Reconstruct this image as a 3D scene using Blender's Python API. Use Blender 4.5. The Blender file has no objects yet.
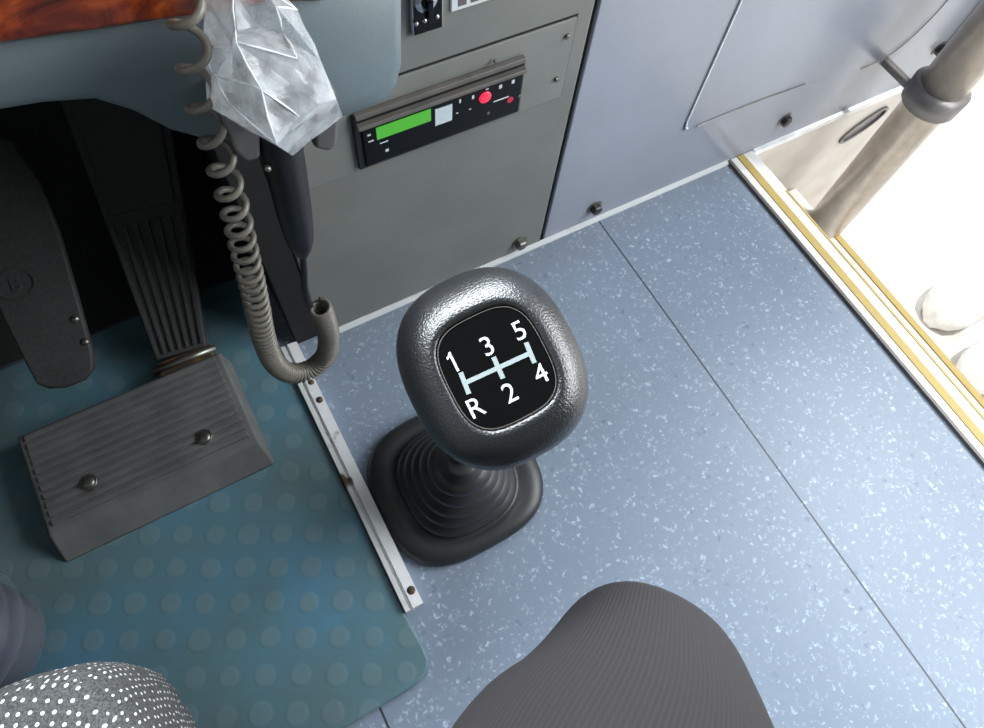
import bpy, bmesh, math, random
from mathutils import Vector, Matrix, geometry, noise
random.seed(4)
sc = bpy.context.scene
C = sc.collection

# ------------------------------------------------------------------ camera
H = 0.76
FPX = 677.55
M = Matrix(((0.8728419, -0.4828961, 0.07041567),
            (-0.41455345, -0.80984049, -0.41509494),
            (0.25747319, 0.3331212, -0.90704896)))      # world -> image right / down / depth
cam_d = bpy.data.cameras.new('camera')
cam = bpy.data.objects.new('camera', cam_d)
C.objects.link(cam)
cam_d.sensor_fit = 'HORIZONTAL'
cam_d.sensor_width = 36.0
cam_d.lens = 36.0 * FPX / 984.0
cam_d.clip_start = 0.01
R = Matrix((M[0], -M[1], -M[2])).transposed().to_4x4()
cam.matrix_world = Matrix.Translation((0, 0, H)) @ R
sc.camera = cam

# ------------------------------------------------------------------ world, sun, exposure
w = bpy.data.worlds.new('world'); sc.world = w
w.use_nodes = True
bg = w.node_tree.nodes['Background']
bg.inputs['Color'].default_value = (0.88, 0.94, 1.0, 1)
bg.inputs['Strength'].default_value = 0.85
sd = bpy.data.lights.new('sun', 'SUN'); sd.energy = 3.2; sd.angle = math.radians(3); sd.color = (1, 0.96, 0.9)
sun = bpy.data.objects.new('sun', sd); C.objects.link(sun)
sun.rotation_euler = (math.radians(4), math.radians(9.3), 0)
sun.location = (3, 0, 5)
# daylight through the windscreen
ad = bpy.data.lights.new('windscreen_daylight', 'AREA'); ad.shape = 'RECTANGLE'
ad.size = 2.0; ad.size_y = 0.8; ad.energy = 140; ad.color = (0.88, 0.95, 1.0)
al = bpy.data.objects.new('windscreen_daylight', ad); C.objects.link(al)
al.location = (0.25, 1.1, 1.5)
al.rotation_euler = (math.radians(-62), 0, 0)
# daylight through the open door
dd = bpy.data.lights.new('doorway_daylight', 'AREA'); dd.shape = 'RECTANGLE'
dd.size = 1.4; dd.size_y = 0.8; dd.energy = 44; dd.color = (0.95, 0.98, 1.0)
dl = bpy.data.objects.new('doorway_daylight', dd); C.objects.link(dl)
dl.location = (1.25, -0.5, 1.0)
dl.rotation_euler = (math.radians(90), 0, math.radians(90))
sc.view_settings.view_transform = 'Standard'
sc.view_settings.look = 'None'
sc.view_settings.gamma = 1
sc.view_settings.use_curve_mapping = False
sc.view_settings.exposure = 0.0

# ------------------------------------------------------------------ helpers
def ray(px, py):
    return M.transposed() @ Vector(((px - 492) / FPX, (py - 364) / FPX, 1))
def at(px, py, axis, c):
    o = Vector((0, 0, H)); d = ray(px, py)
    return o + d * ((c - o[axis]) / d[axis])
def at_plane(px, py, p0, n):
    o = Vector((0, 0, H)); d = ray(px, py)
    return o + d * ((p0 - o).dot(n) / d.dot(n))

def lin(v):
    v /= 255.0
    return v / 12.92 if v <= 0.04045 else ((v + 0.055) / 1.055) ** 2.4
def rgb(r, g, b):
    return (lin(r), lin(g), lin(b), 1)

class NT:
    def __init__(s, name):
        s.m = bpy.data.materials.new(name); s.m.use_nodes = True
        s.t = s.m.node_tree; s.p = s.t.nodes['Principled BSDF']
    def n(s, typ, **kw):
        nd = s.t.nodes.new(typ)
        for k, v in kw.items():
            if k.startswith('_'):
                nd.inputs[k[1:].replace('_', ' ')].default_value = v
            else:
                setattr(nd, k, v)
        return nd
    def l(s, a, b):
        s.t.links.new(a, b)
    def coord(s, out='Object', rot=0, scale=(1, 1, 1)):
        tc = s.n('ShaderNodeTexCoord'); mp = s.n('ShaderNodeMapping')
        mp.inputs['Rotation'].default_value = (0, 0, rot); mp.inputs['Scale'].default_value = scale
        s.l(tc.outputs[out], mp.inputs['Vector'])
        return mp.outputs['Vector']
    def ramp(s, fac, stops, interp='LINEAR'):
        r = s.n('ShaderNodeValToRGB'); r.color_ramp.interpolation = interp
        e = r.color_ramp.elements
        while len(e) < len(stops): e.new(0.5)
        for i, (p, c) in enumerate(stops):
            e[i].position = p; e[i].color = c if len(c) == 4 else (*c, 1)
        s.l(fac, r.inputs['Fac']); return r.outputs['Color']
    def mix(s, fac, a, b):
        m = s.n('ShaderNodeMix', data_type='RGBA')
        for sock, v in ((m.inputs[0], fac), (m.inputs[6], a), (m.inputs[7], b)):
            if isinstance(v, (int, float)): sock.default_value = v
            elif isinstance(v, tuple): sock.default_value = v
            else: s.l(v, sock)
        return m.outputs[2]
    def math(s, op, a, b=0.0, clamp=False):
        m = s.n('ShaderNodeMath', operation=op, use_clamp=clamp)
        for i, v in enumerate((a, b)):
            if isinstance(v, (int, float)): m.inputs[i].default_value = v
            else: s.l(v, m.inputs[i])
        return m.outputs[0]
    def bump(s, h, strength=0.3, dist=0.001):
        b = s.n('ShaderNodeBump', _Strength=strength, _Distance=dist)
        s.l(h, b.inputs['Height']); s.l(b.outputs['Normal'], s.p.inputs['Normal'])
    def base(s, c):
        if isinstance(c, tuple): s.p.inputs['Base Color'].default_value = c
        else: s.l(c, s.p.inputs['Base Color'])
    def set(s, rough=0.5, metal=0.0, **kw):
        s.p.inputs['Roughness'].default_value = rough; s.p.inputs['Metallic'].default_value = metal
        for k, v in kw.items(): s.p.inputs[k.replace('_', ' ')].default_value = v
        return s

def basic(name, col, rough=0.5, metal=0.0, mottled=0.12, scale=40, bump=0.0, bscale=400, bdist=0.0006):
    t = NT(name); v = t.coord()
    nz = t.n('ShaderNodeTexNoise', _Scale=scale, _Detail=4.0); t.l(v, nz.inputs['Vector'])
    lo = tuple(c * (1 - mottled) for c in col[:3]); hi = tuple(min(1, c * (1 + mottled)) for c in col[:3])
    t.base(t.ramp(nz.outputs['Fac'], [(0.35, lo), (0.65, hi)]))
    t.set(rough, metal)
    if bump:
        b = t.n('ShaderNodeTexNoise', _Scale=bscale, _Detail=2.0); t.l(v, b.inputs['Vector'])
        t.bump(b.outputs['Fac'], bump, bdist)
    return t.m

def obj(name, bm, mat, parent=None, smooth=False, bevel=0.0, seg=2, kind=None):
    bmesh.ops.recalc_face_normals(bm, faces=bm.faces)
    me = bpy.data.meshes.new(name); bm.to_mesh(me); bm.free()
    me.materials.append(mat)
    o = bpy.data.objects.new(name, me); C.objects.link(o)
    if smooth:
        for p in me.polygons: p.use_smooth = True
    if bevel:
        md = o.modifiers.new('bevel', 'BEVEL'); md.width = bevel; md.segments = seg; md.limit_method = 'ANGLE'
        md.angle_limit = math.radians(40)
        for p in me.polygons: p.use_smooth = True
        md.harden_normals = True
    if parent:
        o.parent = parent
        o.matrix_parent_inverse = Matrix.Translation(-parent.location)
    if kind: o['kind'] = kind
    return o
def thing(name, label, cat, loc=(0, 0, 0), group=None):
    o = bpy.data.objects.new(name, None); C.objects.link(o); o.location = loc
    o.empty_display_size = 0.05
    o['label'] = label; o['category'] = cat
    if group: o['group'] = group
    return o
def tag(o, label, cat, group=None):
    o['label'] = label; o['category'] = cat
    if group: o['group'] = group
    return o
def BM(): return bmesh.new()
def box(bm, x0, x1, y0, y1, z0, z1, mtx=None):
    vs = [bm.verts.new(Vector(p)) for p in ((x0,y0,z0),(x1,y0,z0),(x1,y1,z0),(x0,y1,z0),(x0,y0,z1),(x1,y0,z1),(x1,y1,z1),(x0,y1,z1))]
    if mtx:
        for v in vs: v.co = mtx @ v.co
    for f in ((0,3,2,1),(4,5,6,7),(0,1,5,4),(1,2,6,5),(2,3,7,6),(3,0,4,7)):
        bm.faces.new([vs[i] for i in f])
    return bm
def hexa(bm, bottom, top):
    a = [bm.verts.new(Vector(p)) for p in bottom]; b = [bm.verts.new(Vector(p)) for p in top]
    n = len(a)
    bm.faces.new(a[::-1]); bm.faces.new(b)
    for i in range(n): bm.faces.new((a[i], a[(i+1) % n], b[(i+1) % n], b[i]))
    return bm
def prism(bm, pts, vec):
    vec = Vector(vec)
    return hexa(bm, pts, [Vector(p) + vec for p in pts])
def loft(bm, rings, cap0=True, cap1=True):
    R_ = [[bm.verts.new(Vector(p)) for p in r] for r in rings]
    n = len(R_[0])
    for a, b in zip(R_, R_[1:]):
        for i in range(n): bm.faces.new((a[i], a[(i+1) % n], b[(i+1) % n], b[i]))
    if cap0: bm.faces.new(R_[0][::-1])
    if cap1: bm.faces.new(R_[-1])
    return bm
def frames(path):
    path = [Vector(p) for p in path]; T = []
    for i in range(len(path)):
        T.append((path[min(i+1, len(path)-1)] - path[max(i-1, 0)]).normalized())
    u = T[0].orthogonal().normalized(); out = []
    for t in T:
        u = (u - t * u.dot(t)).normalized(); out.append((t, u, t.cross(u)))
    return path, out
def tube(bm, path, rad, n=10, caps=True):
    P, F = frames(path)
    rings = []
    for i, (p, (t, u, v)) in enumerate(zip(P, F)):
        r = rad[i] if isinstance(rad, (list, tuple)) else rad
        rings.append([p + u * r * math.cos(2*math.pi*k/n) + v * r * math.sin(2*math.pi*k/n) for k in range(n)])
    return loft(bm, rings, caps, caps)
def lathe(bm, prof, n=24, mtx=Matrix.Identity(4)):
    return loft(bm, [[mtx @ Vector((r*math.cos(2*math.pi*k/n), r*math.sin(2*math.pi*k/n), h)) for k in range(n)] for r, h in prof])
def axes(origin, ez, ex=(1, 0, 0)):
    ez = Vector(ez).normalized(); ex = Vector(ex); ex = (ex - ez * ex.dot(ez)).normalized(); ey = ez.cross(ex)
    m = Matrix((ex, ey, ez)).transposed().to_4x4(); return Matrix.Translation(Vector(origin)) @ m
def catmull(pts, per=10):
    pts = [tuple(p) for p in pts]; out = []
    P = [pts[0]] + pts + [pts[-1]]
    for i in range(1, len(P) - 2):
        for k in range(per):
            t = k / per; r = []
            for a, b, c, d in zip(P[i-1], P[i], P[i+1], P[i+2]):
                r.append(0.5*((2*b) + (-a+c)*t + (2*a-5*b+4*c-d)*t*t + (-a+3*b-3*c+d)*t**3))
            out.append(tuple(r))
    out.append(pts[-1]); return out
def text_bm(bm, s, size, mtx, depth=0.0002):
    cu = bpy.data.curves.new('t', 'FONT'); cu.body = s; cu.size = size
    cu.align_x = 'CENTER'; cu.align_y = 'CENTER'; cu.extrude = depth
    o = bpy.data.objects.new('t', cu); C.objects.link(o)
    bpy.context.view_layer.update()
    me = bpy.data.meshes.new_from_object(o.evaluated_get(bpy.context.evaluated_depsgraph_get()))
    xs = [v.co.x for v in me.vertices]; ys = [v.co.y for v in me.vertices]
    off = Vector(((min(xs)+max(xs))/2, (min(ys)+max(ys))/2, 0))
    for v in me.vertices: v.co = mtx @ (v.co - off)
    bm.from_mesh(me)
    bpy.data.objects.remove(o); bpy.data.curves.remove(cu); bpy.data.meshes.remove(me)
def sup(a, b, e, n=48):
    out = []
    for k in range(n):
        t = 2*math.pi*k/n; c, s = math.cos(t), math.sin(t)
        out.append((a*math.copysign(abs(c)**(2/e), c), b*math.copysign(abs(s)**(2/e), s)))
    return out

# ------------------------------------------------------------------ materials
def mat_floor():
    t = NT('blue_speckled_vinyl'); v = t.coord()
    n1 = t.n('ShaderNodeTexNoise', _Scale=3.0, _Detail=5.0); t.l(v, n1.inputs['Vector'])
    n2 = t.n('ShaderNodeTexNoise', _Scale=160.0, _Detail=2.0); t.l(v, n2.inputs['Vector'])
    c = t.ramp(n1.outputs['Fac'], [(0.3, rgb(122, 135, 151)), (0.7, rgb(134, 147, 163))])
    c = t.mix(t.math('MULTIPLY', n2.outputs['Fac'], 0.35), c, rgb(104, 124, 150))
    # pale flecks
    d = t.n('ShaderNodeTexNoise', _Scale=170.0, _Detail=2.0); t.l(v, d.inputs['Vector'])
    va = t.n('ShaderNodeVectorMath', operation='SCALE'); va.inputs['Scale'].default_value = 0.013
    t.l(d.outputs['Color'], va.inputs[0])
    vb = t.n('ShaderNodeVectorMath', operation='ADD'); t.l(v, vb.inputs[0]); t.l(va.outputs[0], vb.inputs[1])
    for sc_, th, cut, col in ((138, 0.28, 0.60, rgb(200, 214, 230)), (210, 0.33, 0.66, rgb(180, 198, 220)), (95, 0.24, 0.8, rgb(84, 98, 124))):
        vo = t.n('ShaderNodeTexVoronoi', _Scale=float(sc_)); t.l(vb.outputs[0], vo.inputs['Vector'])
        sep = t.n('ShaderNodeSeparateColor'); t.l(vo.outputs['Color'], sep.inputs[0])
        near = t.math('MULTIPLY', t.math('SUBTRACT', th + 0.10, vo.outputs['Distance']), 8.0, clamp=True)
        sel = t.math('GREATER_THAN', sep.outputs[0], cut)
        # flecks come in loose clusters
        c = t.mix(t.math('MULTIPLY', t.math('MULTIPLY', near, sel), t.math('MULTIPLY', sep.outputs[1], 0.55)), c, col)
    # dirty joints between the vinyl sheets
    sx = t.n('ShaderNodeSeparateXYZ'); t.l(v, sx.inputs[0])
    wob = t.math('MULTIPLY', t.math('SUBTRACT', n1.outputs['Fac'], 0.5), 0.002)
    for x0, wd in ((0.4535, 0.0011), (-0.0655, 0.0012)):
        dx = t.math('ABSOLUTE', t.math('SUBTRACT', t.math('ADD', sx.outputs[0], wob), x0))
        c = t.mix(t.math('LESS_THAN', dx, wd), c, rgb(52, 58, 62))
    # brownish grey mottling close to the front wall
    dy = t.math('MULTIPLY', t.math('SUBTRACT', sx.outputs[1], 0.34), 14.0, clamp=True)
    n3 = t.n('ShaderNodeTexNoise', _Scale=14.0, _Detail=4.0); t.l(v, n3.inputs['Vector'])
    c = t.mix(t.math('MULTIPLY', t.math('MULTIPLY', dy, n3.outputs['Fac']), 0.5), c, rgb(110, 108, 104))
    t.base(c); t.set(0.42)
    t.bump(n2.outputs['Fac'], 0.1, 0.0005)
    return t.m
def mat_mat():
    t = NT('teal_studded_rubber'); v = t.coord(rot=math.radians(28))
    vo = t.n('ShaderNodeTexVoronoi', _Scale=29.0, _Randomness=0.06); t.l(v, vo.inputs['Vector'])
    dot = t.ramp(vo.outputs['Distance'], [(0.36, (1, 1, 1)), (0.43, (0, 0, 0))])
    n = t.n('ShaderNodeTexNoise', _Scale=7.0, _Detail=6.0); t.l(v, n.inputs['Vector'])
    n2 = t.n('ShaderNodeTexNoise', _Scale=45.0, _Detail=5.0); t.l(v, n2.inputs['Vector'])
    c = t.ramp(n.outputs['Fac'], [(0.3, rgb(90, 112, 114)), (0.5, rgb(82, 122, 136)), (0.72, rgb(78, 134, 164))])
    c = t.mix(t.math('MULTIPLY', n2.outputs['Fac'], 0.45), c, rgb(84, 102, 104))
    worn = t.math('MULTIPLY', dot, t.math('MULTIPLY', n.outputs['Fac'], 0.8))
    c = t.mix(worn, c, rgb(112, 132, 136))
    # grey wear beside the pedals
    sx = t.n('ShaderNodeSeparateXYZ'); t.l(t.coord(), sx.inputs[0])
    a = t.math('MULTIPLY', t.math('SUBTRACT', -0.27, sx.outputs[0]), 12.0, clamp=True)
    b = t.math('MULTIPLY', t.math('SUBTRACT', sx.outputs[1], 0.22), 12.0, clamp=True)
    c = t.mix(t.math('MULTIPLY', t.math('MULTIPLY', a, b), 0.5), c, rgb(112, 122, 120))
    t.base(c); t.set(0.55)
    t.bump(t.math('ADD', dot, t.math('MULTIPLY', n2.outputs['Fac'], 0.4)), 0.3, 0.0012)
    return t.m
def mat_wood():
    t = NT('burl_wood'); v = t.coord(scale=(1, 1, 2.6))
    n = t.n('ShaderNodeTexNoise', _Scale=12.0, _Detail=9.0, _Distortion=4.0); t.l(v, n.inputs['Vector'])
    c = t.ramp(n.outputs['Fac'], [(0.28, rgb(40, 12, 4)), (0.45, rgb(104, 36, 10)), (0.58, rgb(150, 62, 18)), (0.75, rgb(190, 96, 34))])
    t.base(c); t.set(0.25, Coat_Weight=0.4); return t.m
def mat_leather():
    t = NT('black_grained_leather'); v = t.coord()
    vo = t.n('ShaderNodeTexVoronoi', _Scale=620.0, feature='DISTANCE_TO_EDGE'); t.l(v, vo.inputs['Vector'])
    n = t.n('ShaderNodeTexNoise', _Scale=900.0, _Detail=2.0); t.l(v, n.inputs['Vector'])
    t.base(rgb(24, 25, 28)); t.set(0.33, Specular_IOR_Level=0.85)
    t.bump(t.math('ADD', vo.outputs['Distance'], t.math('MULTIPLY', n.outputs['Fac'], 0.6)), 0.42, 0.0006)
    return t.m
def mat_corduroy():
    t = NT('grey_corduroy'); tc = t.n('ShaderNodeTexCoord')
    sx = t.n('ShaderNodeSeparateXYZ'); t.l(tc.outputs['UV'], sx.inputs[0])
    wv = t.math('SINE', t.math('MULTIPLY', sx.outputs[0], 2*math.pi*185))
    wv = t.math('ADD', t.math('MULTIPLY', wv, 0.5), 0.5)
    n = t.n('ShaderNodeTexNoise', _Scale=25.0, _Detail=5.0); t.l(tc.outputs['Object'], n.inputs['Vector'])
    n2 = t.n('ShaderNodeTexNoise', _Scale=1400.0, _Detail=2.0); t.l(tc.outputs['Object'], n2.inputs['Vector'])
    c = t.mix(wv, rgb(26, 23, 25), rgb(36, 32, 34))
    c = t.mix(t.math('MULTIPLY', n.outputs['Fac'], 0.35), c, rgb(31, 28, 30))
    c = t.mix(t.math('MULTIPLY', n2.outputs['Fac'], 0.35), c, rgb(24, 21, 23))
    t.base(c); t.set(0.95)
    t.bump(wv, 0.35, 0.0006); return t.m
def mat_seat():
    t = NT('dotted_grey_fabric'); v = t.coord(rot=0.5)
    ge = t.n('ShaderNodeNewGeometry'); sn = t.n('ShaderNodeSeparateXYZ'); t.l(ge.outputs['Normal'], sn.inputs[0])
    sp_ = t.n('ShaderNodeSeparateXYZ'); t.l(t.coord(), sp_.inputs[0])
    cb = t.n('ShaderNodeCombineXYZ'); t.l(t.math('SUBTRACT', sp_.outputs[0], sp_.outputs[1]), cb.inputs[0]); t.l(sp_.outputs[2], cb.inputs[1])
    ds = []
    for vec in (v, cb.outputs[0]):
        vo = t.n('ShaderNodeTexVoronoi', voronoi_dimensions='2D', _Scale=200.0, _Randomness=0.35); t.l(vec, vo.inputs['Vector'])
        sep = t.n('ShaderNodeSeparateColor'); t.l(vo.outputs['Color'], sep.inputs[0])
        ds.append(t.math('MULTIPLY', t.math('LESS_THAN', vo.outputs['Distance'], 0.17), t.math('GREATER_THAN', sep.outputs[0], 0.1)))
    top = t.math('GREATER_THAN', sn.outputs[2], 0.7)
    dot = t.math('ADD', t.math('MULTIPLY', ds[0], top), t.math('MULTIPLY', ds[1], t.math('SUBTRACT', 1.0, top)))
    n = t.n('ShaderNodeTexNoise', _Scale=900.0, _Detail=2.0); t.l(v, n.inputs['Vector'])
    c = t.ramp(n.outputs['Fac'], [(0.3, rgb(38, 39, 40)), (0.7, rgb(84, 85, 85))])
    c = t.mix(dot, c, rgb(205, 206, 202))
    t.base(c); t.set(0.9); t.bump(dot, 0.3, 0.0006); return t.m
def mat_chipped(name, col, rust, rough=0.5, scale=18, lo=0.6, hi=0.68, metal=0.0):
    t = NT(name); v = t.coord()
    n = t.n('ShaderNodeTexNoise', _Scale=float(scale), _Detail=7.0); t.l(v, n.inputs['Vector'])
    n2 = t.n('ShaderNodeTexNoise', _Scale=scale*4.0, _Detail=4.0); t.l(v, n2.inputs['Vector'])
    f = t.ramp(n.outputs['Fac'], [(lo, (0, 0, 0)), (hi, (1, 1, 1))])
    c = t.mix(t.math('MULTIPLY', n2.outputs['Fac'], 0.4), col, tuple(x*0.6 for x in col[:3]) + (1,))
    t.base(t.mix(f, c, rust)); t.set(rough, metal); return t.m
def mat_ground():
    t = NT('pale_concrete'); v = t.coord()
    n = t.n('ShaderNodeTexNoise', _Scale=9.0, _Detail=7.0); t.l(v, n.inputs['Vector'])
    t.base(t.ramp(n.outputs['Fac'], [(0.3, rgb(205, 200, 192)), (0.6, rgb(236, 233, 228))])); t.set(0.9); return t.m
def mat_bag():
    t = NT('clear_crumpled_polythene'); t.p.inputs['Base Color'].default_value = (0.86, 0.9, 0.94, 1)
    t.set(0.14, Specular_IOR_Level=0.8)
    tr = t.n('ShaderNodeBsdfTransparent'); tl = t.n('ShaderNodeBsdfTranslucent')
    tl.inputs['Color'].default_value = (0.9, 0.94, 0.97, 1)
    v = t.coord(); n = t.n('ShaderNodeTexNoise', _Scale=70.0, _Detail=4.0); t.l(v, n.inputs['Vector'])
    a = t.n('ShaderNodeMixShader'); a.inputs[0].default_value = 0.35
    t.l(t.p.outputs[0], a.inputs[1]); t.l(tl.outputs[0], a.inputs[2])
    b = t.n('ShaderNodeMixShader'); t.l(t.ramp(n.outputs['Fac'], [(0.3, (0.48,)*3), (0.7, (0.86,)*3)]), b.inputs[0])
    t.l(a.outputs[0], b.inputs[1]); t.l(tr.outputs[0], b.inputs[2])
    t.l(b.outputs[0], t.t.nodes['Material Output'].inputs['Surface'])
    t.bump(n.outputs['Fac'], 0.5, 0.003)
    return t.m
def mat_clear():
    t = NT('clear_plastic'); t.p.inputs['Base Color'].default_value = (0.45, 0.46, 0.5, 1)
    t.set(0.12)
    tr = t.n('ShaderNodeBsdfTransparent'); tr.inputs['Color'].default_value = (0.93, 0.94, 0.97, 1)
    lw = t.n('ShaderNodeLayerWeight', _Blend=0.35)
    b = t.n('ShaderNodeMixShader')
    t.l(t.math('ADD', t.math('MULTIPLY', lw.outputs['Facing'], 0.26), 0.03), b.inputs[0])
    t.l(tr.outputs[0], b.inputs[1]); t.l(t.p.outputs[0], b.inputs[2])
    t.l(b.outputs[0], t.t.nodes['Material Output'].inputs['Surface'])
    return t.m
def mat_emit(name, col, e, strength):
    t = NT(name); t.base(col); t.set(0.3); t.p.inputs['Emission Color'].default_value = e
    t.p.inputs['Emission Strength'].default_value = strength; return t.m
def mat_ribbed(name, col):
    t = NT(name); v = t.coord()
    n = t.n('ShaderNodeTexNoise', _Scale=30.0, _Detail=6.0); t.l(v, n.inputs['Vector'])
    n2 = t.n('ShaderNodeTexNoise', _Scale=300.0, _Detail=3.0); t.l(v, n2.inputs['Vector'])
    c = t.ramp(n.outputs['Fac'], [(0.3, tuple(x*0.75 for x in col[:3])), (0.7, tuple(x*1.25 for x in col[:3]))])
    c = t.mix(t.math('MULTIPLY', n2.outputs['Fac'], 0.35), c, rgb(96, 97, 96))
    t.base(c); t.set(0.7); t.bump(n2.outputs['Fac'], 0.15, 0.0005); return t.m

m_floor, m_teal, m_wood, m_leather = mat_floor(), mat_mat(), mat_wood(), mat_leather()
m_cord, m_seat, m_bag, m_clear, m_ground = mat_corduroy(), mat_seat(), mat_bag(), mat_clear(), mat_ground()
m_bluewall = basic('blue_grey_panel', rgb(144, 149, 161), 0.24, mottled=0.06, scale=5)
m_console = basic('console_grey', rgb(114, 116, 112), 0.45, mottled=0.07, scale=12, bump=0.1, bscale=700)
m_access = basic('access_cover_grey', rgb(121, 123, 119), 0.45, mottled=0.07, scale=14, bump=0.1, bscale=700)
m_dash = basic('dash_plastic', rgb(100, 113, 118), 0.42, mottled=0.05, scale=8, bump=0.12, bscale=900)
m_black = basic('black_plastic', rgb(24, 24, 26), 0.45)
m_dark = basic('shade_and_gap_black', rgb(16, 16, 17), 0.8)  # black for gaps; also carries the footwell shade as colour
m_gloss = basic('gloss_black', rgb(8, 8, 9), 0.16)
m_gloss.node_tree.nodes['Principled BSDF'].inputs['Specular IOR Level'].default_value = 0.25
m_rubber = basic('dark_rubber', rgb(44, 45, 47), 0.42, bump=0.2, bscale=500)
m_cordm = basic('coiled_cord_grey', rgb(108, 104, 96), 0.36)
m_micm = basic('microphone_black', rgb(26, 26, 28), 0.4, bump=0.1)
m_clip = basic('clip_dark_grey', rgb(98, 96, 95), 0.35, metal=0.2)
m_silver = basic('silver_line', rgb(205, 208, 210), 0.25, metal=0.9)
m_mark = basic('pale_marking', rgb(205, 211, 211), 0.4, mottled=0.02)
m_bar = basic('pale_green_marking', rgb(140, 152, 152), 0.6, mottled=0.02)
m_caulk = mat_chipped('white_caulk', rgb(196, 200, 202), rgb(120, 112, 100), 0.6, 20, 0.6, 0.75)
m_strip = mat_chipped('worn_aluminium', rgb(222, 224, 226), rgb(94, 72, 52), 0.4, 22, 0.62, 0.68, 0.1)
m_nosing = basic('threshold_white', rgb(214, 214, 210), 0.4)
m_yellow = mat_chipped('yellow_strip', rgb(176, 154, 90), rgb(164, 144, 104), 0.6, 30, 0.6, 0.8)
m_beige = mat_chipped('stepwell_beige', rgb(226, 218, 210), rgb(196, 182, 170), 0.4, 6, 0.5, 0.8)
m_pole = basic('bronze_steel', rgb(200, 190, 180), 0.3, metal=0.6)
m_collar = basic('grey_clamp', rgb(120, 116, 116), 0.4, metal=0.3)
m_pedal = mat_ribbed('pedal_rubber', rgb(94, 95, 95))
m_pedald = mat_ribbed('pedal_rubber_shaded', rgb(32, 32, 33))  # darker copy of the pedal rubber, footwell shade put into its colour
m_rust = mat_chipped('rusty_hinge', rgb(84, 70, 56), rgb(130, 96, 62), 0.6, 60, 0.5, 0.65, 0.4)
m_screw = basic('steel_screw', rgb(120, 120, 112), 0.35, metal=0.8)
m_bolt = basic('black_bolt', rgb(40, 38, 38), 0.4)
m_green = mat_emit('green_display', rgb(60, 120, 40), rgb(80, 190, 50), 0.55)
m_redlit = mat_emit('red_lit_button', rgb(200, 30, 50), rgb(255, 40, 70), 1.3)
m_redmark = basic('red_marking', rgb(190, 30, 60), 0.4)
m_sticker = basic('pale_sticker', rgb(196, 208, 214), 0.5, mottled=0.08, scale=200)
m_bezel = basic('bezel_grey', rgb(96, 92, 88), 0.4)
m_ceiling = basic('dark_roof_lining', rgb(84, 84, 84), 0.8)  # unseen roof lining, darkened to weaken reflections on the knob badge
m_shoe = basic('white_shoe_leather', rgb(236, 234, 230), 0.5)
m_sole = basic('grey_sole', rgb(170, 165, 160), 0.6)
m_ownshoe = basic('black_shoe', rgb(26, 24, 24), 0.4)
m_purple = basic('dark_purple_content', rgb(74, 66, 80), 0.35)
m_fold = basic('bag_fold_glint', rgb(236, 240, 244), 0.3)
m_bead = basic('white_bead', rgb(236, 238, 240), 0.4)

YW = 0.408     # face of the front panels
# ================================================================== setting
obj('floor', box(BM(), -0.75, 0.690, -2.2, 0.9, -0.03, 0.0), m_floor, kind='structure')
obj('ground', box(BM(), 0.70, 14, -9, 9, -0.47, -0.42), m_ground, kind='structure')
obj('ceiling', box(BM(), -1.0, 1.02, -2.2, 1.0, 1.95, 2.0), m_ceiling, kind='structure')
obj('wall_left', box(BM(), -0.80, -0.75, -2.2, 0.95, -0.03, 1.30), m_console, kind='structure')
obj('wall_back', box(BM(), -0.80, 1.0, -2.25, -2.2, -0.03, 1.95), m_console, kind='structure')
obj('wall_right', box(BM(), 0.95, 1.0, -2.2, -0.75, -0.2, 1.95), m_console, kind='structure')
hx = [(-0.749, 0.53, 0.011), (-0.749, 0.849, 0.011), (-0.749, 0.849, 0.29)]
obj('trim_6', prism(BM(), hx, (0.748, 0, 0)), m_dark, kind='structure')  # added toe-board, its black stands in for the footwell shade
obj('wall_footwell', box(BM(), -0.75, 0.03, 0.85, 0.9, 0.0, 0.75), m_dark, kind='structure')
# blue-grey bulkhead beside the doorway
wf = obj('wall_front', box(BM(), 0.3665, 1.13, YW, 0.47, 0.0, 1.0), m_bluewall, bevel=0.002, kind='structure')
rp = [(0.5535, 0.1225), (0.66, 0.1235), (0.735, 0.120), (0.81, 0.108), (0.877, 0.100), (0.915, 0.103), (0.942, 0.115), (0.962, 0.140), (0.975, 0.176), (0.985, 0.25), (0.99, 0.99), (0.5535, 0.99)]
obj('raised_panel', prism(BM(), [(x, YW - 0.0015, z) for x, z in rp], (0, 0.005, 0)), m_bluewall, wf, bevel=0.0012)
bm = BM(); tube(bm, [(0.5525, YW - 0.0012, 0.99), (0.5525, YW - 0.0012, 0.14), (0.5535, YW - 0.0022, 0.130), (0.557, YW - 0.0028, 0.127)], 0.0013, 8)
obj('sealant_bead', bm, m_bead, wf, smooth=True)
bm = BM(); tube(bm, catmull([(0.574, YW - 0.0026, 0.1235), (0.66, YW - 0.0026, 0.1235), (0.735, YW - 0.0026, 0.120), (0.76, YW - 0.0024, 0.118)], 6), [0.0011]*18 + [0.0005], 6)
obj('crease_shade', bm, m_collar, wf)  # dark line along the panel edge, crease shade put in as colour
bm = BM(); tube(bm, catmull([(0.877, YW - 0.0024, 0.0995), (0.915, YW - 0.0026, 0.1025), (0.942, YW - 0.0026, 0.1145), (0.962, YW - 0.0026, 0.1395), (0.975, YW - 0.0026, 0.1755), (0.985, YW - 0.0026, 0.25)], 6), 0.0009, 6)
obj('crease_shade', bm, m_collar, wf)  # same painted crease shade along the curved edge
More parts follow.
